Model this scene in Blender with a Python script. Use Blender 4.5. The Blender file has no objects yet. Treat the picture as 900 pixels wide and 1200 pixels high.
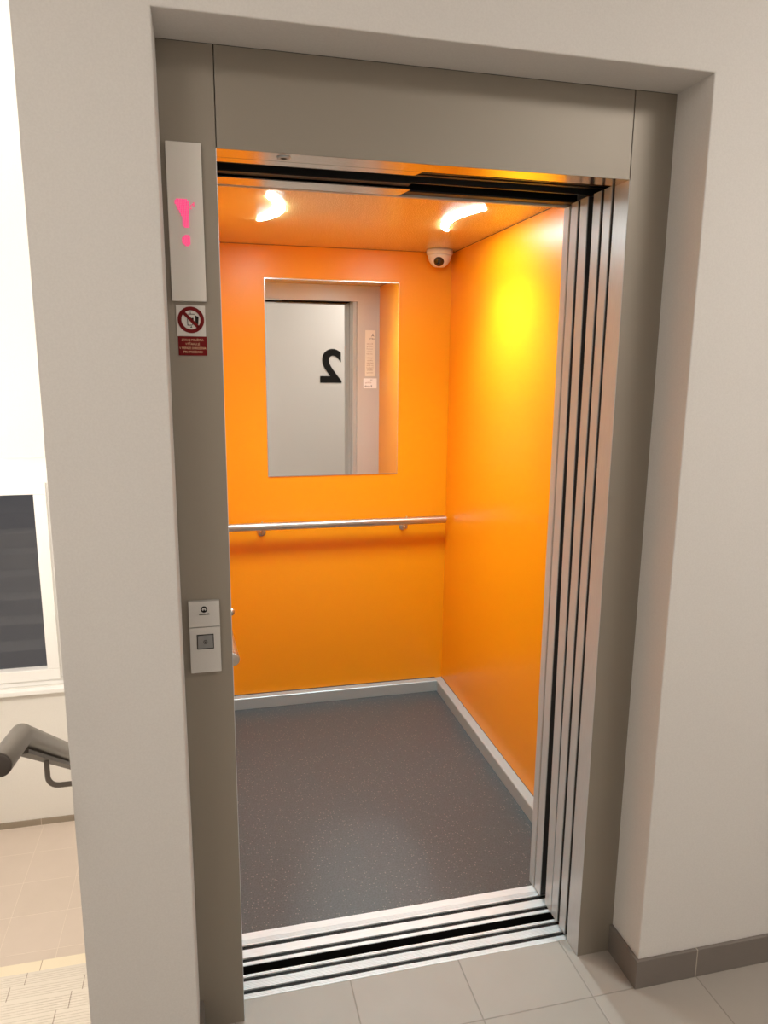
import bpy, bmesh, math
from mathutils import Vector, Matrix, Quaternion

scene = bpy.context.scene
COL = scene.collection
PI = math.pi

# ------------------------------------------------------------------ materials
def new_mat(name):
    m = bpy.data.materials.new(name)
    m.use_nodes = True
    nt = m.node_tree
    b = nt.nodes['Principled BSDF']
    return m, nt, b

def basic(name, col, rough=.5, metal=0.0, spec=.5, coat=0.0, coat_rough=.1):
    m, nt, b = new_mat(name)
    b.inputs['Base Color'].default_value = (*col, 1)
    b.inputs['Roughness'].default_value = rough
    b.inputs['Metallic'].default_value = metal
    b.inputs['Specular IOR Level'].default_value = spec
    b.inputs['Coat Weight'].default_value = coat
    b.inputs['Coat Roughness'].default_value = coat_rough
    return m

def add_noise(m, scale, c0, c1, detail=3, stretch=(1, 1, 1), lo=.35, hi=.65, bump=0.0, bump_dist=.001, rough=None):
    """vary the base colour between c0 and c1 with object-space noise, optional bump"""
    nt = m.node_tree
    b = nt.nodes['Principled BSDF']
    tc = nt.nodes.new('ShaderNodeTexCoord')
    mp = nt.nodes.new('ShaderNodeMapping')
    mp.inputs['Scale'].default_value = stretch
    nz = nt.nodes.new('ShaderNodeTexNoise')
    nz.inputs['Scale'].default_value = scale
    nz.inputs['Detail'].default_value = detail
    cr = nt.nodes.new('ShaderNodeValToRGB')
    cr.color_ramp.elements[0].position = lo
    cr.color_ramp.elements[0].color = (*c0, 1)
    cr.color_ramp.elements[1].position = hi
    cr.color_ramp.elements[1].color = (*c1, 1)
    L = nt.links.new
    L(tc.outputs['Object'], mp.inputs['Vector'])
    L(mp.outputs['Vector'], nz.inputs['Vector'])
    L(nz.outputs['Fac'], cr.inputs['Fac'])
    L(cr.outputs['Color'], b.inputs['Base Color'])
    if bump:
        bp = nt.nodes.new('ShaderNodeBump')
        bp.inputs['Strength'].default_value = bump
        bp.inputs['Distance'].default_value = bump_dist
        L(nz.outputs['Fac'], bp.inputs['Height'])
        L(bp.outputs['Normal'], b.inputs['Normal'])
    if rough:
        mr = nt.nodes.new('ShaderNodeMapRange')
        mr.inputs['To Min'].default_value = rough[0]
        mr.inputs['To Max'].default_value = rough[1]
        L(nz.outputs['Fac'], mr.inputs['Value'])
        L(mr.outputs['Result'], b.inputs['Roughness'])
    return m

def emit(name, col, strength):
    m, nt, b = new_mat(name)
    b.inputs['Base Color'].default_value = (*[min(1, c) for c in col], 1)
    b.inputs['Emission Color'].default_value = (*col, 1)
    b.inputs['Emission Strength'].default_value = strength
    b.inputs['Roughness'].default_value = .4
    return m

M = {}
M['plaster'] = add_noise(basic('plaster', (.7, .66, .6), .85, spec=.2), 260, (.655, .63, .60), (.685, .66, .63), 4, bump=.12, bump_dist=.0006)
M['stair_plaster'] = add_noise(basic('stair_plaster', (.8, .77, .7), .85, spec=.2), 260, (.80, .775, .73), (.83, .805, .76), 4, bump=.1, bump_dist=.0006)
M['steel_front'] = add_noise(basic('steel_front', (.4, .36, .3), .5, metal=.3, spec=.4), 900, (.265, .232, .19), (.285, .25, .206), 2, bump=.05, bump_dist=.0002, rough=(.42, .5))
M['steel'] = add_noise(basic('steel', (.6, .57, .53), .33, metal=.14), 60, (.52, .555, .57), (.58, .615, .63), 4, stretch=(14, 14, .35), bump=.04, bump_dist=.0002, rough=(.26, .38))
M['steel_across'] = add_noise(basic('steel_across', (.62, .59, .55), .2, metal=1), 60, (.62, .58, .54), (.68, .64, .6), 4, stretch=(.4, 14, 14), rough=(.16, .24))
M['steel_plate'] = add_noise(basic('steel_plate', (.5, .46, .4), .45, metal=.2), 700, (.53, .51, .48), (.57, .55, .52), 2, rough=(.4, .5))
M['display_plate'] = basic('display_plate', (.68, .64, .59), .42, metal=0)
_b = M['display_plate'].node_tree.nodes['Principled BSDF']
_b.inputs['Subsurface Weight'].default_value = .15
_b.inputs['Subsurface Radius'].default_value = (1, .3, .4)
_b.inputs['Subsurface Scale'].default_value = .02
M['rail_steel'] = basic('rail_steel', (.60, .55, .50), .28, metal=1)
M['sill_aluminium'] = add_noise(basic('sill_aluminium', (.78, .77, .76), .34, metal=.3), 50, (.76, .80, .81), (.84, .88, .89), 4, stretch=(.4, 12, 12), rough=(.28, .42))
M['skirting_aluminium'] = basic('skirting_aluminium', (.44, .48, .48), .38, metal=.3)
M['orange'] = add_noise(basic('orange', (.9, .3, .004), .36, spec=.45), 500, (.88, .312, .003), (.91, .326, .004), 2, bump=.05, bump_dist=.0003, rough=(.33, .38))
M['ceiling_orange'] = add_noise(basic('ceiling_orange', (.85, .34, .05), .3, metal=.25), 300, (.76, .53, .19), (.79, .55, .20), 2, rough=(.24, .3))
M['leaf_shade'] = basic('leaf_shade', (.09, .085, .08), .4, metal=.5)  # leaf steel coloured dark so the gaps between leaves look shaded
M['black'] = basic('black', (.008, .007, .006), .5, spec=.2)
M['black_gloss'] = basic('black_gloss', (.022, .021, .02), .45, spec=.35)
M['shaft'] = basic('shaft', (.05, .05, .05), .9)
M['seam'] = basic('seam', (.05, .045, .04), .7)
def _led():
    m, nt, b = new_mat('led')
    b.inputs['Base Color'].default_value = (.1, .01, .03, 1)
    b.inputs['Emission Color'].default_value = (1.0, .09, .25, 1)
    b.inputs['Emission Strength'].default_value = .95
    m.cycles.emission_sampling = 'FRONT_BACK'
    return m
M['led'] = _led()
M['red'] = basic('red', (.15, .003, .004), .6, spec=.2)
M['sign_white'] = basic('sign_white', (.62, .59, .55), .45)
M['sign_cream'] = basic('sign_cream', (.8, .74, .62), .45)
M['ink'] = basic('ink', (.010, .009, .008), .7, spec=.15)
M['ink_brown'] = basic('ink_brown', (.35, .2, .12), .6)
M['sign_text'] = basic('sign_text', (.75, .5, .3), .5)
M['button_face'] = basic('button_face', (.22, .22, .22), .35, metal=.4)
M['white_plastic'] = basic('white_plastic', (.8, .77, .72), .35)
M['lens'] = basic('lens', (.012, .01, .01), .08, spec=.8)
M['window_white'] = basic('window_white', (.88, .87, .85), .3)
M['rail_paint'] = basic('rail_paint', (.17, .145, .12), .38, metal=.25)
M['rail_dark'] = basic('rail_dark', (.055, .042, .034), .5)
M['mirror'] = basic('mirror', (.93, .92, .90), .01, metal=1)
M['mirror_edge'] = basic('mirror_edge', (.75, .73, .7), .25, metal=.8)
M['cabin_lamp'] = emit('cabin_lamp', (.72, .98, 1.05), 165)
M['stair_fill'] = emit('stair_fill', (1.0, .925, .84), 275)  # glow of the added stairwell wall light
M['hall_lamp'] = emit('hall_lamp', (1.0, .94, .87), 26)
M['hall_fill'] = emit('hall_fill', (1.0, .94, .87), 13)  # glow of the added second hall light
M['landing_lamp'] = emit('landing_lamp', (1.0, .925, .84), 70)

def night_glass():
    m = bpy.data.materials.new('night_glass')
    m.use_nodes = True
    nt = m.node_tree
    nt.nodes.clear()
    out = nt.nodes.new('ShaderNodeOutputMaterial')
    mix = nt.nodes.new('ShaderNodeMixShader')
    tr = nt.nodes.new('ShaderNodeBsdfTransparent')
    gl = nt.nodes.new('ShaderNodeBsdfGlossy')
    gl.inputs['Roughness'].default_value = .01
    gl.inputs['Color'].default_value = (.95, .96, 1, 1)
    mix.inputs[0].default_value = .04
    nt.links.new(tr.outputs[0], mix.inputs[1])
    nt.links.new(gl.outputs[0], mix.inputs[2])
    nt.links.new(mix.outputs[0], out.inputs['Surface'])
    return m
M['glass'] = night_glass()

def tile_mat(name, ca, cb, grout, size, off, joint=.0035, rough=.45, ribs=False):
    """square tiles laid in world X/Y with grout lines (object origin stays at the world origin)"""
    m, nt, b = new_mat(name)
    L = nt.links.new
    b.inputs['Roughness'].default_value = rough
    b.inputs['Specular IOR Level'].default_value = .4
    tc = nt.nodes.new('ShaderNodeTexCoord')
    sp = nt.nodes.new('ShaderNodeSeparateXYZ')
    L(tc.outputs['Object'], sp.inputs[0])
    def math_(op, a, v=None, v2=None):
        n = nt.nodes.new('ShaderNodeMath')
        n.operation = op
        if isinstance(a, (int, float)): n.inputs[0].default_value = a
        else: L(a, n.inputs[0])
        if v is not None:
            if isinstance(v, (int, float)): n.inputs[1].default_value = v
            else: L(v, n.inputs[1])
        if v2 is not None: n.inputs[2].default_value = v2
        return n.outputs[0]
    ds, cells = [], []
    for ax, s, o in (('X', size[0], off[0]), ('Y', size[1], off[1])):
        if s is None: continue
        u = math_('DIVIDE', math_('SUBTRACT', sp.outputs[ax], o), s)
        cells.append(math_('FLOOR', u))
        fr = math_('FRACT', u)
        d = math_('MINIMUM', fr, math_('SUBTRACT', 1.0, fr))
        ds.append(math_('MULTIPLY', d, s))
    d = ds[0] if len(ds) == 1 else math_('MINIMUM', ds[0], ds[1])
    isj = math_('LESS_THAN', d, joint / 2)
    nz = nt.nodes.new('ShaderNodeTexNoise')
    nz.inputs['Scale'].default_value = 9
    nz.inputs['Detail'].default_value = 6
    L(tc.outputs['Object'], nz.inputs['Vector'])
    # each tile a little lighter or darker
    wn = nt.nodes.new('ShaderNodeTexWhiteNoise')
    wn.noise_dimensions = '2D'
    cb_ = nt.nodes.new('ShaderNodeCombineXYZ')
    L(cells[0], cb_.inputs[0])
    if len(cells) > 1: L(cells[1], cb_.inputs[1])
    L(cb_.outputs[0], wn.inputs['Vector'])
    fac = math_('ADD', math_('MULTIPLY', nz.outputs['Fac'], .7), math_('MULTIPLY', wn.outputs['Value'], .3))
    mx = nt.nodes.new('ShaderNodeMix')
    mx.data_type = 'RGBA'
    mx.inputs['A'].default_value = (*ca, 1)
    mx.inputs['B'].default_value = (*cb, 1)
    L(fac, mx.inputs['Factor'])
    mj = nt.nodes.new('ShaderNodeMix')
    mj.data_type = 'RGBA'
    mj.inputs['B'].default_value = (*grout, 1)
    L(mx.outputs['Result'], mj.inputs['A'])
    L(isj, mj.inputs['Factor'])
    L(mj.outputs['Result'], b.inputs['Base Color'])
    h = math_('MINIMUM', math_('DIVIDE', d, joint), 1.0)
    bp = nt.nodes.new('ShaderNodeBump')
    bp.inputs['Strength'].default_value = .5
    bp.inputs['Distance'].default_value = .0015
    L(h, bp.inputs['Height'])
    L(bp.outputs['Normal'], b.inputs['Normal'])
    return m

M['hall_tile'] = tile_mat('hall_tile', (.33, .297, .26), (.39, .35, .308), (.26, .23, .20), (.30, .30), (.2765, -.1305))
M['base_tile_x'] = tile_mat('base_tile_x', (.16, .138, .122), (.20, .173, .152), (.42, .37, .31), (.30, None), (.273, 0), .003)
M['base_tile_y'] = tile_mat('base_tile_y', (.16, .138, .122), (.20, .173, .152), (.42, .37, .31), (None, .30), (0, -.28), .003)
M['stair_base_tile'] = tile_mat('stair_base_tile', (.30, .25, .19), (.34, .285, .22), (.6, .5, .42), (.30, None), (-1.233, 0), .004)
M['landing_tile'] = tile_mat('landing_tile', (.60, .51, .43), (.67, .57, .49), (.72, .62, .53), (.298, .295), (-1.217, 3.06), .004)
M['step_tile'] = tile_mat('step_tile', (.62, .56, .48), (.68, .62, .54), (.36, .30, .24), (.2965, None), (-.918, 0), .004)
M['step_yellow'] = tile_mat('step_yellow', (.76, .67, .50), (.82, .72, .55), (.45, .34, .24), (.2965, None), (-.918, 0), .004)

def cabin_floor_mat():
    m, nt, b = new_mat('speckled_vinyl')
    L = nt.links.new
    tc = nt.nodes.new('ShaderNodeTexCoord')
    v = nt.nodes.new('ShaderNodeTexVoronoi')
    v.inputs['Scale'].default_value = 170
    nz = nt.nodes.new('ShaderNodeTexNoise')
    nz.inputs['Scale'].default_value = 220
    nz.inputs['Detail'].default_value = 3
    L(tc.outputs['Object'], v.inputs['Vector'])
    L(tc.outputs['Object'], nz.inputs['Vector'])
    cr = nt.nodes.new('ShaderNodeValToRGB')
    cr.color_ramp.elements[0].position = .38
    cr.color_ramp.elements[0].color = (.055, .062, .064, 1)
    cr.color_ramp.elements[1].position = .62
    cr.color_ramp.elements[1].color = (.080, .090, .093, 1)
    L(nz.outputs['Fac'], cr.inputs['Fac'])
    # light flecks: a few random cells, near their centres
    sx = nt.nodes.new('ShaderNodeSeparateColor')
    L(v.outputs['Color'], sx.inputs[0])
    g = nt.nodes.new('ShaderNodeMath'); g.operation = 'GREATER_THAN'; g.inputs[1].default_value = .86
    L(sx.outputs[0], g.inputs[0])
    d = nt.nodes.new('ShaderNodeMath'); d.operation = 'LESS_THAN'; d.inputs[1].default_value = .32
    L(v.outputs['Distance'], d.inputs[0])
    f = nt.nodes.new('ShaderNodeMath'); f.operation = 'MULTIPLY'
    L(g.outputs[0], f.inputs[0]); L(d.outputs[0], f.inputs[1])
    mx = nt.nodes.new('ShaderNodeMix'); mx.data_type = 'RGBA'
    mx.inputs['B'].default_value = (.22, .20, .18, 1)
    L(cr.outputs['Color'], mx.inputs['A']); L(f.outputs[0], mx.inputs['Factor'])
    L(mx.outputs['Result'], b.inputs['Base Color'])
    b.inputs['Roughness'].default_value = .36
    b.inputs['Specular IOR Level'].default_value = .55
    bp = nt.nodes.new('ShaderNodeBump')
    bp.inputs['Strength'].default_value = .15
    bp.inputs['Distance'].default_value = .0004
    L(nz.outputs['Fac'], bp.inputs['Height'])
    L(bp.outputs['Normal'], b.inputs['Normal'])
    return m
M['vinyl'] = cabin_floor_mat()

# ------------------------------------------------------------------ mesh helpers
WORLD = {}          # object name -> world position of its origin

class MB:
    """collects shapes in world coordinates; build() links them as ONE mesh object"""
    def __init__(self):
        self.bm = bmesh.new()
    def box(self, x0, x1, y0, y1, z0, z1, bevel=0.0, seg=2):
        b = bmesh.new()
        bmesh.ops.create_cube(b, size=1)
        for v in b.verts:
            v.co = Vector(((x0 + x1) / 2 + v.co.x * (x1 - x0), (y0 + y1) / 2 + v.co.y * (y1 - y0), (z0 + z1) / 2 + v.co.z * (z1 - z0)))
        if bevel:
            bmesh.ops.bevel(b, geom=b.edges[:], offset=bevel, segments=seg, profile=.5, affect='EDGES')
        self.merge(b)
        return self
    def merge(self, b):
        me = bpy.data.meshes.new('tmp')
        b.to_mesh(me); b.free()
        self.bm.from_mesh(me)
        bpy.data.meshes.remove(me)
    def extrude(self, pts, vec, bevel=0.0, seg=2):
        """closed outline pts (3D, planar) swept along vec"""
        b = bmesh.new()
        vs = [b.verts.new(p) for p in pts]
        ws = [b.verts.new(Vector(p) + Vector(vec)) for p in pts]
        n = len(pts)
        b.faces.new(vs[::-1]); b.faces.new(ws)
        for i in range(n):
            b.faces.new((vs[i], vs[(i + 1) % n], ws[(i + 1) % n], ws[i]))
        bmesh.ops.recalc_face_normals(b, faces=b.faces[:])
        if bevel:
            bmesh.ops.bevel(b, geom=b.edges[:], offset=bevel, segments=seg, profile=.5, affect='EDGES')
        self.merge(b)
        return self
    def tube(self, pts, r, seg=20, cap=True, mitre=True):
        """round tube through pts, mitred at the corners"""
        b = bmesh.new()
        pts = [Vector(p) for p in pts]
        rings = []
        n = len(pts)
        d0 = (pts[1] - pts[0]).normalized()
        ref = Vector((0, 0, 1)) if abs(d0.z) < .9 else Vector((1, 0, 0))
        u = d0.cross(ref).normalized()
        for i, p in enumerate(pts):
            din = (p - pts[i - 1]).normalized() if i else None
            dout = (pts[i + 1] - p).normalized() if i < n - 1 else None
            d = din or dout
            if din and dout:
                t = (din + dout).normalized()
            else:
                t = d
            if i and din is not None:
                u = (u - din * u.dot(din)).normalized()
            v = d.cross(u).normalized()
            ring = []
            for k in range(seg):
                a = 2 * PI * k / seg
                q = u * math.cos(a) * r + v * math.sin(a) * r
                # project along d onto the mitre plane
                q = q - d * (q.dot(t) / d.dot(t))
                ring.append(b.verts.new(p + q))
            rings.append(ring)
            if dout is not None and din is not None:
                # carry frame across the corner by reflection of u
                u = (u - t * 0).normalized()
                rot = din.rotation_difference(dout)
                u = rot @ u
        for i in range(n - 1):
            for k in range(seg):
                f = b.faces.new((rings[i][k], rings[i][(k + 1) % seg], rings[i + 1][(k + 1) % seg], rings[i + 1][k]))
                f.smooth = True
        if cap:
            b.faces.new(rings[0][::-1]); b.faces.new(rings[-1])
        bmesh.ops.recalc_face_normals(b, faces=b.faces[:])
        self.merge(b)
        return self
    def lathe(self, c, axis, prof, seg=32):
        """profile [(radius, height)] turned around axis through c"""
        b = bmesh.new()
        c = Vector(c); ax = Vector(axis).normalized()
        ref = Vector((0, 0, 1)) if abs(ax.z) < .9 else Vector((1, 0, 0))
        u = ax.cross(ref).normalized(); v = ax.cross(u)
        rings = []
        for r, h in prof:
            if r < 1e-6:
                rings.append([b.verts.new(c + ax * h)])
            else:
                rings.append([b.verts.new(c + ax * h + (u * math.cos(2 * PI * k / seg) + v * math.sin(2 * PI * k / seg)) * r) for k in range(seg)])
        for A, B in zip(rings, rings[1:]):
            for k in range(seg):
                k2 = (k + 1) % seg
                if len(A) == 1 and len(B) == 1: continue
                if len(A) == 1: f = b.faces.new((A[0], B[k2], B[k]))
                elif len(B) == 1: f = b.faces.new((A[k], A[k2], B[0]))
                else: f = b.faces.new((A[k], A[k2], B[k2], B[k]))
                f.smooth = True
        for R, flip in ((rings[0], True), (rings[-1], False)):
            if len(R) > 1: b.faces.new(R[::-1] if flip else R)
        bmesh.ops.recalc_face_normals(b, faces=b.faces[:])
        self.merge(b)
        return self
    def build(self, name, mat, parent=None, origin=None):
        o_w = Vector(origin) if origin is not None else Vector(WORLD[parent.name] if parent is not None else (0, 0, 0))
        for v in self.bm.verts:
            v.co -= o_w
        me = bpy.data.meshes.new(name)
        self.bm.to_mesh(me); self.bm.free()
        me.materials.append(mat)
        o = bpy.data.objects.new(name, me)
        COL.objects.link(o)
        if parent is not None:
            o.parent = parent
            o.location = o_w - Vector(WORLD[parent.name])
        else:
            o.location = o_w
        WORLD[o.name] = tuple(o_w)
        return o

def smooth_by_angle(o, deg=40):
    o.data.polygons.foreach_set('use_smooth', [True] * len(o.data.polygons))
    o.data.set_sharp_from_angle(angle=math.radians(deg))

def tag(o, label=None, cat=None, group=None, kind=None):
    if label: o['label'] = label
    if cat: o['category'] = cat
    if group: o['group'] = group
    if kind: o['kind'] = kind
    return o

def thing(name, label, cat, loc, group=None):
    o = bpy.data.objects.new(name, None)
    COL.objects.link(o)
    o.location = loc
    WORLD[o.name] = tuple(loc)
    return tag(o, label, cat, group)

def struct(o):
    o['kind'] = 'structure'
    return o

def text_mesh(mb, body, size, origin, right, up, depth=.0006, align='CENTER', bold=0.0, width=None):
    """lettering as real geometry: origin is the middle of the base line"""
    cu = bpy.data.curves.new('lettering', 'FONT')
    cu.body = body
    cu.size = size
    cu.align_x = align
    cu.extrude = depth / 2
    cu.offset = bold
    ob = bpy.data.objects.new('lettering', cu)
    COL.objects.link(ob)
    dg = bpy.context.evaluated_depsgraph_get()
    dg.update()
    me = bpy.data.meshes.new_from_object(ob.evaluated_get(dg))
    right = Vector(right).normalized(); up = Vector(up).normalized(); nrm = right.cross(up)
    sx = 1.0
    if width:
        xs = [v.co.x for v in me.vertices]
        sx = width / max(1e-6, max(xs) - min(xs))
    for v in me.vertices:
        x, y, z = v.co
        v.co = Vector(origin) + right * x * sx + up * y + nrm * z
    mb.bm.from_mesh(me)
    bpy.data.meshes.remove(me)
    bpy.data.objects.remove(ob)
    bpy.data.curves.remove(cu)

# ------------------------------------------------------------------ dimensions
W, H = .90, 2.002            # clear door opening
XP, XN0, XN1, ZN = -.327, -.105, 1.003, 2.186   # shaft corner, niche sides, niche soffit
D = .126                     # niche depth
XL, XR, YF, YB, ZC = -.045, 1.073, .31, 1.744, 2.10   # lift car inside
CEIL = 2.75
SCEIL = 4.0
YWIN = 3.372                 # window wall of the stairwell
RISE, GO = .16667, .262
YBACK = -2.2                 # wall opposite the lift

# ------------------------------------------------------------------ the hall and the stairwell (setting)
m = MB()
m.extrude([(XP, -D, 0), (XN0, -D, 0), (XN0, -D, ZN), (XN1, -D, ZN), (XN1, -D, 0), (3.0, -D, 0), (3.0, -D, CEIL), (XP, -D, CEIL)], (0, D, 0))
bm = m.bm
# round the outer corners of the niche and of the pillar a little
ed = [e for e in bm.edges if all(abs(v.co.y + D) < 1e-4 for v in e.verts) and
      (all(abs(v.co.x - XN0) < 1e-4 for v in e.verts) or all(abs(v.co.x - XN1) < 1e-4 for v in e.verts) or all(abs(v.co.z - ZN) < 1e-4 for v in e.verts))]
bmesh.ops.bevel(bm, geom=ed, offset=.004, segments=3, profile=.5, affect='EDGES')
wf = struct(m.build('wall_front', M['plaster']))
wf.data.set_sharp_from_angle(angle=math.radians(50))

struct(MB().box(XP, XP + .08, 0, YWIN, -1.6, SCEIL).box(XP, XP + .08, -D, 0, -1.6, -.2).build('wall_shaft', M['stair_plaster']))
# window wall with an opening
WX0, WX1, WZ0, WZ1 = -2.05, -1.0, -.50, 1.02
m = MB()
m.box(-2.5, WX0, YWIN, YWIN + .3, -1.6, SCEIL).box(WX1, XP + .08, YWIN, YWIN + .3, -1.6, SCEIL)
m.box(WX0, WX1, YWIN, YWIN + .3, -1.6, WZ0).box(WX0, WX1, YWIN, YWIN + .3, WZ1, SCEIL)
struct(m.build('wall_window', M['stair_plaster']))
struct(MB().box(-2.6, -2.5, YBACK, YWIN + .3, -1.6, SCEIL).build('wall_left', M['stair_plaster']))
struct(MB().box(-2.6, 3.1, YBACK - .1, YBACK, -.2, CEIL).build('wall_back', M['plaster']))
struct(MB().box(3.0, 3.1, YBACK, 0, -.2, CEIL).build('wall_right', M['plaster']))
struct(MB().box(-2.6, 3.1, YBACK - .1, -.0, CEIL, CEIL + .1).box(-2.6, XP + .08, -.1, YWIN + .3, SCEIL, SCEIL + .1).box(-2.5, XP, -.10, 0, CEIL + .1, SCEIL).build('ceiling', M['plaster']))
m = MB()
m.extrude([(-2.5, YBACK, 0), (3.0, YBACK, 0), (3.0, 0, 0), (XN1, 0, 0), (XN1, .0, 0), (W + .05, .0, 0), (W + .05, .062, 0), (-.05, .062, 0), (-.05, 0, 0), (XP, 0, 0), (XP, -.186, 0), (-2.5, -.186, 0)], (0, 0, -.18))
struct(m.build('floor', M['hall_tile']))
struct(MB().box(-2.5, XP, 1.80, YWIN, -1.68, -1.5).build('floor_landing', M['landing_tile']))
# lift shaft behind the portal (dark)
struct(MB().box(XP + .08, 1.6, 2.2, 2.3, -.6, 2.9).box(1.5, 1.6, 0, 2.2, -.6, 2.9).box(XP + .08, 1.6, 0, 2.2, 2.9, 3.0).box(XP + .08, 1.6, 0, 2.2, -.7, -.6).build('wall_liftshaft', M['shaft']))

# baseboards (tile skirting)
HB, TB = .083, .010
m = MB()
m.extrude([(XN1 - TB, -.0005, 0), (XN1, -.0005, 0), (XN1, -D, 0), (3.0, -D, 0), (3.0, -D - TB, 0), (XN1 - TB, -D - TB, 0)], (0, 0, HB), .0015)
struct(m.build('baseboard_front', M['base_tile_x']))
struct(MB().box(XN0, XN0 + TB, -D + .002, -.001, 0, HB, .0015).build('baseboard_niche', M['base_tile_y']))
struct(MB().box(-2.5, XP, YWIN - TB, YWIN, -1.5, -1.457, .001).build('baseboard_landing', M['stair_base_tile']))
struct(MB().box(-2.5, 3.0, YBACK, YBACK + TB, 0, HB, .0015).build('baseboard_back', M['base_tile_x']))

# window
win = MB()
FR = .052
win.box(WX0, WX1, YWIN + .02, YWIN + .09, WZ0, WZ0 + FR, .004).box(WX0, WX1, YWIN + .02, YWIN + .09, WZ1 - .17, WZ1, .004)
win.box(WX0, WX0 + FR, YWIN + .02, YWIN + .09, WZ0 + FR, WZ1 - .17, .004).box(WX1 - FR, WX1, YWIN + .02, YWIN + .09, WZ0 + FR, WZ1 - .17, .004)
wo = struct(win.build('window_1', M['window_white'], origin=(WX0, YWIN, WZ0)))
def frame_ring(x0, x1, y0, y1, z0, z1, t, bev=.004):
    m = MB()
    m.box(x0, x1, y0, y1, z0, z0 + t, bev).box(x0, x1, y0, y1, z1 - t, z1, bev)
    m.box(x0, x0 + t, y0, y1, z0 + t, z1 - t, bev).box(x1 - t, x1, y0, y1, z0 + t, z1 - t, bev)
    return m
sx0, sx1, sz0, sz1 = WX0 + FR - .012, WX1 - FR + .012, WZ0 + FR - .012, WZ1 - .17 + .012
sash = frame_ring(sx0, sx1, YWIN + .004, YWIN + .075, sz0, sz1, .076).build('sash', M['window_white'], wo)
MB().box(sx0 + .07, sx1 - .07, YWIN + .036, YWIN + .050, sz0 + .07, sz1 - .07).build('pane', M['glass'], wo)
MB().box(WX0 - .06, WX1 + .06, YWIN - .05, YWIN + .02, WZ0 - .035, WZ0 - .002, .006).build('window_sill', M['window_white'], wo)

# staircase: each step a tiled block, ribbed near its nosing
st = thing('staircase', 'flight of pale ribbed tile steps going down beside the lift shaft', 'stairs', (-1.2, -.187, -.1))
for k in range(1, 9):
    z = -1.5 + RISE * k
    yn = 1.909 - GO * (k - 1)
    y0 = yn - GO - .02
    # profile in Y/Z: smooth nosing strip, fine ribs, then the plain back of the tread
    prof = [(yn, z - RISE - .02), (yn, z - .004), (yn - .004, z)]
    y = yn - .02
    prof.append((y, z))
    if k > 1:
        for r in range(11):
            prof += [(y - .0015, z - .0012), (y - .0065, z - .0012), (y - .008, z)]
            y -= .0125
            prof.append((y, z))
    prof += [(y0, z), (y0, z - RISE - .02)]
    MB().extrude([(-2.49, a, b) for a, b in prof], (2.49 + XP - .001, 0, 0)).build('step', M['step_yellow' if k == 1 else 'step_tile'], st)

# stair handrail on the shaft wall
RX = -.40
rt = thing('stair_handrail', 'brown metal tube handrail bending down the stairs on the shaft wall', 'handrail', (RX, -.17, .9))
P0 = Vector((RX - .004, -.305, .914)); P1 = Vector((RX, -.168, .898))
sl = RISE / GO
P2 = Vector((RX, 1.75, .898 - (1.75 + .168) * sl))
RR = .0215
o = MB().tube([P0, P1, P2], RR, 28).build('rail', M['rail_paint'], rt); smooth_by_angle(o, 50)
dcap = (P1 - P0).normalized()
MB().lathe(P0, -dcap, [(RR * .96, 0), (RR * .96, .002), (RR * .8, .004), (0, .005)], 28).build('end_cap', M['rail_dark'], rt)
bar = MB()
ddn = (P2 - P1).normalized(); ndn = Vector((0, ddn.z, -ddn.y)); ndn = ndn if ndn.z < 0 else -ndn
a = P1 + ddn * .01 + ndn * (RR + .004); b2 = P2 + ndn * (RR + .004)
bar.extrude([a + Vector((-.012, 0, 0)), a + Vector((.012, 0, 0)), a + Vector((.012, 0, 0)) + ndn * .008, a + Vector((-.012, 0, 0)) + ndn * .008], b2 - a)
bar.build('support_bar', M['rail_dark'], rt)
for s in (.225, 1.25):
    q = P1 + ddn * s + ndn * (RR + .010)
    pts = [q, q + Vector((0, 0, -.040))]
    for t in range(1, 7):
        an = t / 6 * PI / 2
        pts.append(q + Vector((.022 * (1 - math.cos(an)), 0, -.040 - .022 * math.sin(an))))
    pts.append(Vector((XP - .001, q.y, q.z - .062)))
    o = MB().tube(pts, .0058, 12).lathe((XP - .0002, q.y, q.z - .062), (-1, 0, 0), [(.022, 0), (.022, .004), (.018, .006)], 20).build('bracket', M['rail_paint'], rt); smooth_by_angle(o, 50)

# hall and stair lamps (unseen; two are added to brighten niche and window wall)
def ceiling_lamp(x, y, z, r, mat, label):
    t = thing('ceiling_light', label, 'ceiling light', (x, y, z))
    MB().lathe((x, y, z), (0, 0, -1), [(r * 1.04, 0), (r * 1.04, .035), (r, .04)], 40).build('base_ring', M['white_plastic'], t)
    MB().lathe((x, y, z - .041), (0, 0, -1), [(r * .98, 0), (r * .97, .02), (r * .85, .045), (r * .5, .06), (0, .065)], 40).build('diffuser', mat, t)
    return t
ceiling_lamp(1.8, -1.5, CEIL, .34, M['hall_lamp'], 'round white ceiling light over the hall to the right of the lift')
ceiling_lamp(-.9, -1.5, CEIL, .34, M['hall_fill'], 'unseen round ceiling light added to brighten the right side of the niche')  # second hall lamp, added so the right reveal catches light
ceiling_lamp(-1.35, 2.2, SCEIL, .2, M['landing_lamp'], 'round white ceiling light over the stair landing')

sl_ = thing('added_wall_light', 'unseen bulkhead light added on the far left wall to brighten the window wall', 'wall light', (-2.5, 1.7, 1.1))  # added lamp, there only to brighten the window wall
MB().lathe((-2.4995, 1.7, 1.1), (1, 0, 0), [(.15, 0), (.15, .03), (.14, .035)], 40).build('base_ring', M['white_plastic'], sl_)
MB().lathe((-2.464, 1.7, 1.1), (1, 0, 0), [(.138, 0), (.136, .02), (.12, .045), (.07, .06), (0, .065)], 40).build('diffuser', M['stair_fill'], sl_)

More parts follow.
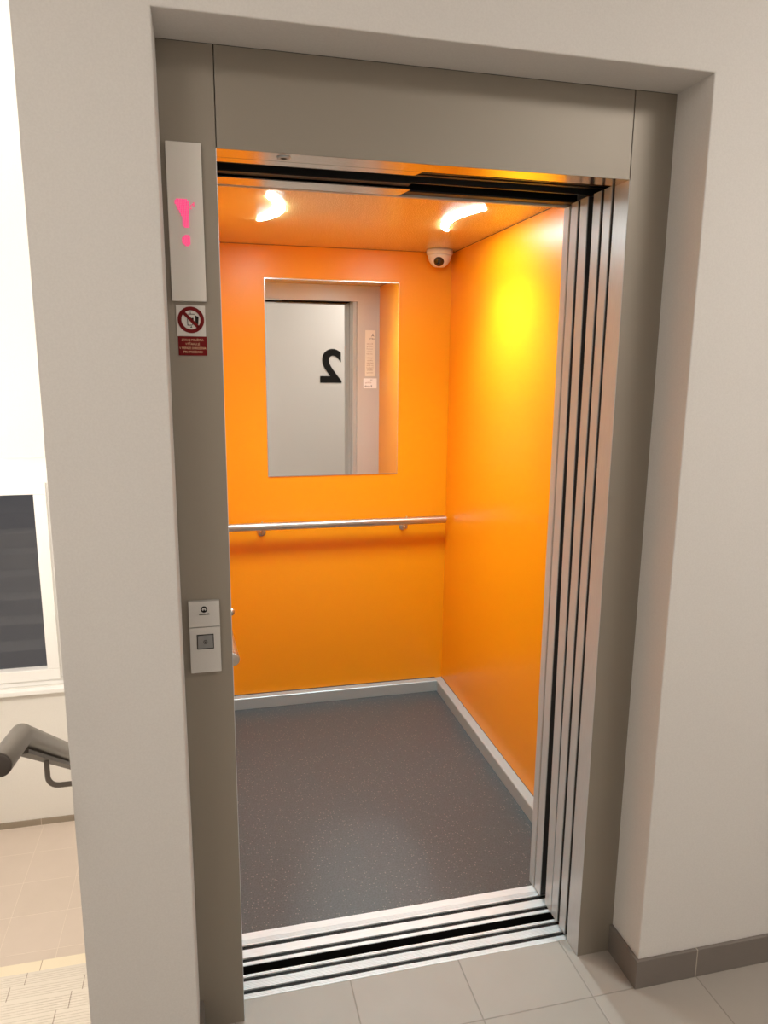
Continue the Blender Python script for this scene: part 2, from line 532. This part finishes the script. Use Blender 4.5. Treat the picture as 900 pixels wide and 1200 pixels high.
# ------------------------------------------------------------------ steel portal
pt = thing('door_portal', 'brushed beige steel lift door frame set into the wall niche', 'door frame', (W / 2, 0, 0))
g = .0012
MB().box(XN0 + .0002, -g, 0, .002, 0, ZN - .001).box(XN0 + .0002, -.0005, .002, .060, 0, ZN - .001).build('jamb', M['steel_front'], pt)
MB().box(W + g, XN1 - .0002, 0, .002, 0, ZN - .001).box(W + .0022, XN1 - .0002, .002, .060, 0, ZN - .001).build('jamb', M['steel_front'], pt)
MB().box(W, W + .0022, .0005, .0615, .001, H, .0008).build('jamb_return', M['steel'], pt)
MB().box(-.0022, 0, .0005, .0615, .001, H, .0008).build('jamb_return', M['steel'], pt)
MB().box(g, W - g, 0, .002, H, ZN - .001).box(g, W - g, .002, .058, H + .0025, ZN - .001).build('header', M['steel_front'], pt)
MB().box(0, W, .0003, .0605, H, H + .002).build('header_soffit', M['steel_across'], pt)
MB().extrude([(-.02, .0625, H), (.4385, .0625, H), (.4275, .095, H), (-.02, .095, H)], (0, 0, .002)).build('track_cover', M['steel_across'], pt)
ky = MB().lathe((.134, .030, H), (0, 0, -1), [(.014, 0), (.014, .0015), (.012, .003), (.0085, .003), (.0075, .0012)], 32).build('keyhole_ring', M['steel'], pt)
MB().lathe((.134, .030, H - .0012), (0, 0, -1), [(.0072, 0), (.006, .0012), (0, .0014)], 20).build('keyhole', M['black'], ky)

# dark door-operator space over the opening
op = thing('door_operator', 'black door track housing over the lift opening', 'door mechanism', (W / 2, .2, H + .03))
m = MB()
m.box(-.03, 1.45, .062, .224, H + .085, H + .095).box(-.03, 1.45, .0605, .0635, H + .007, H + .085).box(-.033, -.031, .062, .224, H + .007, H + .09)
m.build('housing', M['black'], op)
MB().box(-.02, 1.4, .112, .121, H + .012, H + .05).box(-.02, 1.4, .160, .172, H + .018, H + .06).box(-.02, 1.4, .205, .213, H + .012, H + .05).build('track', M['black_gloss'], op)
MB().box(-.02, .4485, .196, .2235, H + .007, H + .012).build('track_lip', M['black_gloss'], op)

# ------------------------------------------------------------------ sills
def sill(name, label, y0, y1, grooves, ribs, x0, x1, ztop=0.0):
    t = thing(name, label, 'door sill', ((x0 + x1) / 2, (y0 + y1) / 2, ztop - .03))
    prof = [(y0, ztop - .03), (y0, ztop - .001), (y0 + .001, ztop)]
    y = y0 + .001
    feats = sorted([(a, b, .022) for a, b in grooves] + [(a, a + .0016, .0012) for a in ribs])
    for a, b, d in feats:
        prof += [(a, ztop), (a, ztop - d), (b, ztop - d), (b, ztop)]
    prof += [(y1 - .001, ztop), (y1, ztop - .001), (y1, ztop - .03)]
    MB().extrude([(x0, a, b) for a, b in prof], (x1 - x0, 0, 0)).build('track_profile', M['sill_aluminium'], t)
    gm = MB()
    for a, b in grooves: gm.box(x0 + .002, x1 - .002, a + .0005, b - .0005, ztop - .0218, ztop - .0035)
    gm.build('groove_shade', M['black'], t)  # black fill inside the grooves stands in for their shade
    MB().box(x0 + .002, x1 - .002, y0 - .0012, y0 - .0001, ztop - .12, ztop - .0022).box(x0 + .002, x1 - .002, y1 + .0001, y1 + .0012, ztop - .12, ztop - .0022).build('gap_shade', M['black'], t)  # black sheets on the sill faces paint the gap's shade
    return t
sill('landing_sill', 'ribbed aluminium sill with two door grooves at the edge of the hall tiles', .064, .143, [(.079, .0935), (.1195, .1335)], [.068, .072, .076, .0965, .1005, .1045, .1085, .1125, .1165, .137], -.03, W + .07)
sill('cabin_sill', 'aluminium sill with two door grooves at the edge of the dark lift floor', .173, .291, [(.184, .199), (.2285, .244)], [.250, .254, .258, .262], -.019, W + .07)

# ------------------------------------------------------------------ sliding doors (open, stacked on the right)
def panel(mb, x0, x1, y0, y1, z0, z1, tilt=0.0):
    b = MB().box(x0, x1, y0, y1, z0, z1, .0008)
    for v in b.bm.verts:
        v.co.y -= tilt * (1 - (v.co.z - z0) / (z1 - z0))
    me = bpy.data.meshes.new('t'); b.bm.to_mesh(me); b.bm.free(); mb.bm.from_mesh(me); bpy.data.meshes.remove(me)
    return mb
ld = thing('landing_door', 'two brushed steel landing door leaves slid open beside the right jamb', 'sliding door', (1.2, .115, .006))
def leaf(par, y0, y1, z1, tilt=0.0):
    o = panel(MB(), W + .0032, 1.42, y0 + .0006, y1 - .0006, .006, z1, tilt).build('door_leaf', M['leaf_shade'], par)
    panel(MB(), W, W + .003, y0, y1, .006, z1, tilt).build('leaf_edge', M['steel'], o)
leaf(ld, .0745, .1085, H + .004)
leaf(ld, .1225, .1585, H + .004)
cd = thing('cabin_door', 'two brushed steel cabin door leaves slid open behind the landing door', 'sliding door', (1.2, .22, .006))
leaf(cd, .186, .224, H + .004, .025)
leaf(cd, .2355, .2725, H + .004)

# ------------------------------------------------------------------ the lift car
cab = thing('lift_cabin', 'bright orange lift cabin with a grey speckled floor standing open at the landing', 'elevator', ((XL + XR) / 2, (YF + YB) / 2, -.02))
T = .03
MB().box(XL - T, XR + T, YB, YB + T, 0, ZC + T).build('wall_panel', M['orange'], cab)
MB().box(XR, XR + T, YF - .005, YB - .0006, 0, ZC - .0012).build('wall_panel', M['orange'], cab)
MB().box(XL - T, XL, YF - .005, YB - .0006, 0, ZC - .0012).build('wall_panel', M['orange'], cab)
MB().box(XR + .0005, XR + .002, YB - .0022, YB + .001, .055, ZC).box(XL, XR + .001, YB - .0008, YB + .001, ZC - .0016, ZC + .001).box(XR - .0006, XR + .001, YF, YB, ZC - .0020, ZC + .001).build('corner_joint', M['seam'], cab)
MB().box(XL - T, XR + T, YF - .012, YB + T, ZC, ZC + T).build('ceiling_panel', M['ceiling_orange'], cab)
MB().box(XL - T, XR + T, .292, YB, -.03, -.001).build('floor_panel', M['vinyl'], cab)
# skirting with a bevelled ledge
TS, HS = .036, .055
def skirt(pts_a, n_in, length_vec):
    m = MB()
    a = Vector(pts_a); n = Vector(n_in)
    z = Vector((0, 0, 1))
    prof = [a, a + n * TS, a + n * TS + z * (HS - .003), a + n * (TS - .003) + z * HS, a + z * (HS + .002)]
    m.extrude([tuple(p) for p in prof], length_vec)
    return m
skirt((XL, YB, 0), (0, -1, 0), (XR - XL - TS + .0005, 0, 0)).build('skirting', M['skirting_aluminium'], cab)
skirt((XR, YF, 0), (-1, 0, 0), (0, YB - YF, 0)).build('skirting', M['skirting_aluminium'], cab)
skirt((XL, YF, 0), (1, 0, 0), (0, YB - YF - TS, 0)).build('skirting', M['skirting_aluminium'], cab)
MB().box(XL, XR - TS, YB - .002, YB - .0005, HS + .001, HS + .005).box(XR - .0015, XR - .0004, YF, YB - .002, HS + .001, HS + .004).build('skirting_gap', M['seam'], cab)
# front returns and header, stainless
MB().box(W + .001, W + .0245, .2795, .296, 0, H, .001).box(W + .0255, XR + T, .277, .311, 0, ZC, .0015).build('front_return', M['steel_plate'], cab)
MB().box(W, W + .002, .282, .3105, .001, H, .0006).build('return_edge', M['steel'], cab)
MB().box(XL - T, -.001, .28, .31, 0, ZC, .0015).build('front_return', M['steel_plate'], cab)
MB().box(XL, W + .026, .2965, .311, H, ZC, .001).build('header_panel', M['steel_plate'], cab)
MB().extrude([(XL, .2265, H + .001), (.4555, .2265, H + .001), (.4445, .295, H + .001), (XL, .295, H + .001)], (0, 0, .002)).build('track_cover', M['steel_across'], cab)

MB().box(.4485, W + .02, .262, .2945, H + .0045, H + .009).build('guide_plate', M['black_gloss'], cab)
MB().box(XL - T, W + .026, .2255, .2945, H + .06, H + .07).box(XL - T, W + .026, .2925, .2945, H + .010, H + .06).build('track_housing', M['black'], cab)

# ceiling lamps: two curved slots of light
def arc_lamp(xc, bulge, label):
    t = thing('cabin_ceiling_light', label, 'ceiling light', (xc, 1.02, ZC), 'curved lamps in the lift ceiling')
    def outline(grow, wid):
        n = 24
        hl = .192 + grow
        mid = [(-1 + 2 * i / n) for i in range(n + 1)]
        out, inn = [], []
        for s in mid:
            y = 1.02 + s * hl
            cx = xc + bulge * (1 - s * s) * .052
            hw = (wid * (1 - abs(s) ** 3.0 * .55) + grow)
            out.append((cx + hw, y)); inn.append((cx - hw, y))
        return out + inn[::-1]
    f = MB()
    f.extrude([(x, y, ZC - .0015) for x, y in outline(.002, .0165)], (0, 0, .0012))
    f.build('lamp_frame', M['ceiling_orange'], t)
    d = MB()
    d.extrude([(x, y, ZC - .004) for x, y in outline(0, .0155)], (0, 0, .0022))
    d.build('diffuser', M['cabin_lamp'], t)
    # narrow area light added below the diffuser to brighten the lower cabin
    ld_ = bpy.data.lights.new('added_downlight', 'AREA')
    ld_.shape = 'RECTANGLE'; ld_.size = .03; ld_.size_y = .34
    ld_.energy = 6.2
    ld_.color = (.75, .98, 1.04)
    ld_.spread = math.radians(106)
    lo = bpy.data.objects.new('added_downlight', ld_)
    COL.objects.link(lo)
    lo.parent = t
    lo.location = (bulge * .03, 0, -.0052)
arc_lamp(.172, 1, 'curved strip of white light on the lift ceiling nearer the left, thick crescent')
arc_lamp(.872, -1, 'slim curved strip of white light on the lift ceiling above the dome camera')

# mirror
mx0, mx1, mz0, mz1 = .226, .828, 1.100, 1.964
mt = thing('wall_mirror', 'tall frameless mirror on the orange back wall above the handrail', 'mirror', ((mx0 + mx1) / 2, YB - .003, mz0))
MB().box(mx0, mx1, YB - .004, YB - .0005, mz0, mz1).build('backing', M['mirror_edge'], mt)
MB().box(mx0 + .003, mx1 - .003, YB - .0048, YB - .0038, mz0 + .003, mz1 - .005).build('mirror_glass', M['mirror'], mt)

# handrail on the back wall
RZ, RY, R0 = .884, 1.680, .0175
hr = thing('cabin_handrail', 'straight stainless handrail across the orange back wall below the mirror', 'handrail', (.53, RY, RZ))
o = MB().tube([(.008, RY, RZ), (1.052, RY, RZ)], R0, 32).build('rail', M['rail_steel'], hr); smooth_by_angle(o, 40)
for x in (.19, .86):
    o = MB().tube([(x, RY, RZ - R0 + .002), (x, RY, RZ - .026), (x, RY + .006, RZ - .034), (x, RY + .018, RZ - .037), (x, YB - .001, RZ - .037)], .006, 14).lathe((x, YB - .0003, RZ - .037), (0, -1, 0), [(.02, 0), (.02, .004), (.016, .006)], 24).build('bracket', M['rail_steel'], hr); smooth_by_angle(o, 50)
    o = MB().lathe((x, RY, RZ + R0 - .001), (0, 0, 1), [(.005, 0), (.005, .004), (.003, .006), (0, .0065)], 12).build('screw', M['rail_steel'], hr)

# short grab bar on the left wall, seen past the jamb
gb = thing('grab_bar', 'stainless grab bar with flat round end just behind the left jamb', 'handrail', (.012, .5, .75))
GX, GZ, GR = .0125, .752, .0195
o = MB().tube([(GX, .48, GZ), (-.012, .92, GZ)], GR, 28).build('rail', M['rail_steel'], gb); smooth_by_angle(o, 40)
MB().lathe((GX, .4795, GZ), (0, -1, 0), [(GR * .97, 0), (GR * .97, .002), (GR * .85, .0035), (0, .004)], 28).build('end_cap', M['rail_steel'], gb)
o = MB().lathe((XL + .0003, .91, GZ + .001), (1, 0, 0), [(.014, 0), (.014, .055), (.013, .070), (.008, .078), (0, .080)], 24).build('end_knob', M['rail_steel'], gb)

# dome camera in the ceiling corner
cx, cy = .992, 1.672
cc = thing('dome_camera', 'small white dome camera in the far ceiling corner of the lift', 'security camera', (cx, cy, ZC))
MB().lathe((cx, cy, ZC - .0008), (0, 0, -1), [(.058, 0), (.058, .018), (.056, .021), (.052, .022)], 40).build('base', M['white_plastic'], cc)
dm = MB().lathe((cx, cy, ZC - .022), (0, 0, -1), [(.053, 0), (.0525, .008), (.046, .026), (.034, .042), (.022, .050), (0, .053)], 40).build('dome_housing', M['white_plastic'], cc)
ldir = Vector((-.30, -.75, -.62)).normalized()
lc = Vector((cx, cy, ZC - .026)) + ldir * .043
MB().lathe(lc, ldir, [(.0225, -.012), (.0225, .003), (.020, .007), (.012, .0125), (0, .015)], 28).build('lens', M['lens'], cc)
sd = Vector((.46, -.78, -.42)).normalized()
MB().lathe(Vector((cx, cy, ZC - .024)) + sd * .047, sd, [(.0055, -.003), (.0055, .0025), (0, .003)], 14).build('screw', M['lens'], cc)

# notices on the front return, seen in the mirror
def notice(name, label, x0, x1, z0, z1, mat, rows):
    t = thing(name, label, 'notice', ((x0 + x1) / 2, .3125, z0))
    MB().box(x0, x1, .3112, .3135, z0, z1, .0005).build('plate', mat, t)
    tx = {}
    n_ = 0
    for ink, body, size, x, z, w in rows:
        n_ += ink == 'ink'
        mb = tx.setdefault((ink, n_ if ink == 'ink' else 0), MB())
        text_mesh(mb, body, size, (x, .3139, z), (-1, 0, 0), (0, 0, 1), .0006, width=w)
    for (ink, k_), mb in tx.items(): mb.build('lettering' if ink == 'ink' else 'small_print', M[ink], t)
    return t
rows = [('ink', 'A', .026, 1.028, 1.787, None), ('ink', 'LIFT', .014, 1.024, 1.768, .036)]
for i, w in enumerate((.040, .038, .040, .036, .040)):
    rows.append(('ink_brown', ('8 osôb', '630 kg', 'nosnosť', 'výrobca', 'rok 2019')[i], .010, 1.008, 1.738 - .016 * i, w))
for i, w in enumerate((.040, .036, .044, .042, .044, .040, .044)):
    rows.append(('ink_brown', ('ALARM', 'stlačte', 'tlačidlo', 'po dobu', '3 sekúnd', 'SERVIS', 'nonstop')[i], .011, 1.010, 1.648 - .0155 * i, w))
notice('cabin_notice', 'tall cream plate of small print seen in the mirror, above a white plate', .978, 1.044, 1.535, 1.826, M['sign_cream'], rows)
notice('capacity_notice', 'small white plate below the tall cream plate on the steel return', .967, 1.056, 1.458, 1.522, M['window_white'], [('ink', '8 osôb', .018, 1.000, 1.466, .05), ('ink_brown', '630 kg', .012, 1.000, 1.490, .04), ('ink', 'CE', .010, 1.02, 1.508, None)])

# number 2 on the wall opposite the lift, seen in the mirror
m = MB()
text_mesh(m, '2', .437, (1.174, YBACK + .003, 1.457), (-1, 0, 0), (0, 0, 1), .004, bold=.012)
no = m.build('wall_number', M['ink'], origin=(1.174, YBACK + .003, 1.457))
tag(no, 'large black number 2 on the wall opposite the lift seen reversed in the mirror', 'number')

# ------------------------------------------------------------------ things on the left jamb
# floor indicator
fi = thing('floor_indicator', 'tall slim steel floor display plate with glowing pink arrow on the left jamb', 'display', (-.062, -.004, 1.712))
MB().box(-.0955, -.0290, -.0095, -.0002, 1.7120, 2.0065, .0012).build('faceplate', M['display_plate'], fi)
MB().box(-.093, -.0315, -.0015, .0003, 1.7145, 2.004).build('back_box', M['seam'], fi)
def dots(cells, x0, z0, px, name):
    mb = MB()
    for i, j in cells:
        mb.box(x0 + i * px, x0 + i * px + px * .84, -.0114, -.0099, z0 - (j + 1) * px, z0 - (j + 1) * px + px * .84)
    return mb.build(name, M['led'], fi)
arrow = ['.11111111.....', '1111111111....', '1111111111...1', '1111111111..11', '.111111111.1.1', '.1111111111...', '..11111111.1..', '..11111111....', '...1111111....', '...1111111....', '....111111....', '....111111....', '.....11111....', '.....11111....', '.....11111....', '.....11111....', '.....11111....', '.....11111....', '.....11111....', '......1111....']
digit = ['..111.', '.11111', '111111', '111111', '111111', '111111', '.11111', '..111.']
px = .00265
dots([(i, j) for j, r in enumerate(arrow) for i, c in enumerate(r) if c == '1'], -.0822, 1.9035, px, 'arrow_symbol')
dots([(i, j) for j, r in enumerate(digit) for i, c in enumerate(r) if c == '1'], -.0712, 1.8375, px, 'digit_symbol')

# no-fire-use warning sign
ws = thing('warning_sign', 'red and white prohibition sticker below the floor display plate', 'sign', (-.060, -.001, 1.607))
MB().box(-.0890, -.0325, -.0015, -.0002, 1.6445, 1.7045, .0003).build('white_panel', M['sign_white'], ws)
MB().box(-.0872, -.0310, -.0015, -.0002, 1.6065, 1.6442, .0003).build('red_panel', M['red'], ws)
sc = Vector((-.0608, -.0016, 1.6765))
rg = bmesh.new()
def annulus(mb, c, r0, r1, y0, y1, n=48):
    b = bmesh.new()
    R = []
    for k in range(n):
        a = 2 * PI * k / n; ca, sa = math.cos(a), math.sin(a)
        R.append([b.verts.new((c.x + ca * r, y, c.z + sa * r)) for r, y in ((r0, y0), (r1, y0), (r1, y1), (r0, y1))])
    for k in range(n):
        A, B = R[k], R[(k + 1) % n]
        for i in range(4):
            b.faces.new((A[i], A[(i + 1) % 4], B[(i + 1) % 4], B[i]))
    bmesh.ops.recalc_face_normals(b, faces=b.faces[:])
    mb.merge(b)
rg.free()
m = MB()
annulus(m, sc, .0185, .0258, -.0024, -.0014)
a45 = Vector((1, 0, -1)).normalized(); p45 = Vector((1, 0, 1)).normalized() * .0032
e0, e1 = sc - a45 * .0200, sc + a45 * .0200
m.extrude([(v.x, -.0024, v.z) for v in (e0 - p45, e1 - p45, e1 + p45, e0 + p45)], (0, .0010, 0))
m.build('prohibition_ring', M['red'], ws)
m = MB()      # pictogram: lift car, figure, flames
def ink(x0, x1, z0, z1): m.box(sc.x + x0, sc.x + x1, -.0020, -.0012, sc.z + z0, sc.z + z1)
ink(-.0072, -.0058, -.0105, .0065); ink(-.0072, .0020, -.0110, -.0096); ink(-.0050, .0075, .0105, .0117); ink(.0022, .0034, -.0100, -.0050); ink(-.0012, .0000, .0105, .0160)
ink(.0018, .0052, .0000, .0040)
m.extrude([(sc.x + x, -.0020, sc.z + z) for x, z in ((.0085, -.0060), (.0140, -.0085), (.0152, .0060), (.0085, .0090))], (0, .0008, 0))
m.extrude([(sc.x + x, -.0020, sc.z + z) for x, z in ((-.0020, -.0150), (.0022, -.0152), (.0005, -.0118))], (0, .0008, 0))
m.build('pictogram', M['ink'], ws)
m = MB()
for body, z, w in (('ZÁKAZ POUŽITIA', 1.6350, .043), ('VÝŤAHU JE', 1.6272, .028), ('V PRÍPADE OHROZENIA', 1.6190, .052), ('PRI POŽIARI', 1.6115, .037)):
    text_mesh(m, body, .0062, (-.0592, -.0017, z), (1, 0, 0), (0, 0, 1), .0006, width=w)
m.build('lettering', M['sign_text'], ws)

# call panel
cp = thing('call_panel', 'pale steel call plate with one square button low on the left jamb', 'call button', (-.058, -.004, .926))
MB().box(-.0905, -.0255, -.0125, -.0002, 1.0315, 1.0890, .0012).build('upper_plate', M['steel_plate'], cp)
lp = MB().box(-.0905, -.0255, -.0110, -.0002, .9260, 1.0300, .0012).build('lower_plate', M['steel_plate'], cp)
bt = frame_ring(-.0755, -.0398, -.0122, -.0100, .9808, 1.0140, .0016, .0003).build('button_rim', M['ink'], cp)
bf = MB().box(-.0737, -.0416, -.0128, -.0100, .9826, 1.0122, .0006).build('button', M['button_face'], cp)
m = MB(); annulus(m, Vector((-.0577, 0, .9972)), .0032, .0044, -.0132, -.0126, 28); m.box(-.0592, -.0562, -.0132, -.0126, .9958, .9986)
m.build('button_mark', M['seam'], bf)
lg = Vector((-.0580, 0, 1.0712))
m = MB(); annulus(m, lg, .0042, .0070, -.0131, -.0123, 40)
m.extrude([(lg.x + x, -.0131, lg.z + z) for x, z in ((-.0036, -.0046), (.0036, -.0046), (.0014, -.0020), (.0, .0008), (-.0014, -.0020))], (0, .0008, 0))
m.build('emblem', M['ink'], cp)
m = MB(); text_mesh(m, 'Komfortlift', .0046, (-.0578, -.0129, 1.0588), (1, 0, 0), (0, 0, 1), .0005, bold=.00012, width=.0215)
m.build('emblem_lettering', M['ink'], cp)

# ------------------------------------------------------------------ camera, world, view
def basis(yaw, pitch, roll):
    cyw, syw, cpt, spt = math.cos(yaw), math.sin(yaw), math.cos(pitch), math.sin(pitch)
    fw = Vector((-syw * cpt, cyw * cpt, spt)); r = Vector((cyw, syw, 0)); u = r.cross(fw)
    c, s = math.cos(roll), math.sin(roll)
    return r * c + u * s, u * c - r * s, fw
cam = bpy.data.cameras.new('camera')
co = bpy.data.objects.new('camera', cam)
COL.objects.link(co)
r, u, fw = basis(-.2387, -.1928, .0086)
mw = Matrix((r, u, -fw)).transposed().to_4x4()
mw.translation = Vector((-.0397, -1.57, 1.5831))
co.matrix_world = mw
cam.sensor_fit = 'HORIZONTAL'
cam.sensor_width = 36
cam.lens = 858.9 * 36 / 900
cam.clip_start = .02
scene.camera = co

w = bpy.data.worlds.new('night')
scene.world = w
w.use_nodes = True
w.node_tree.nodes['Background'].inputs[0].default_value = (.04, .04, .044, 1)
w.node_tree.nodes['Background'].inputs[1].default_value = 1.6

vs = scene.view_settings
vs.view_transform = 'Standard'
vs.look = 'None'
vs.gamma = 1
vs.use_curve_mapping = False
vs.exposure = 0
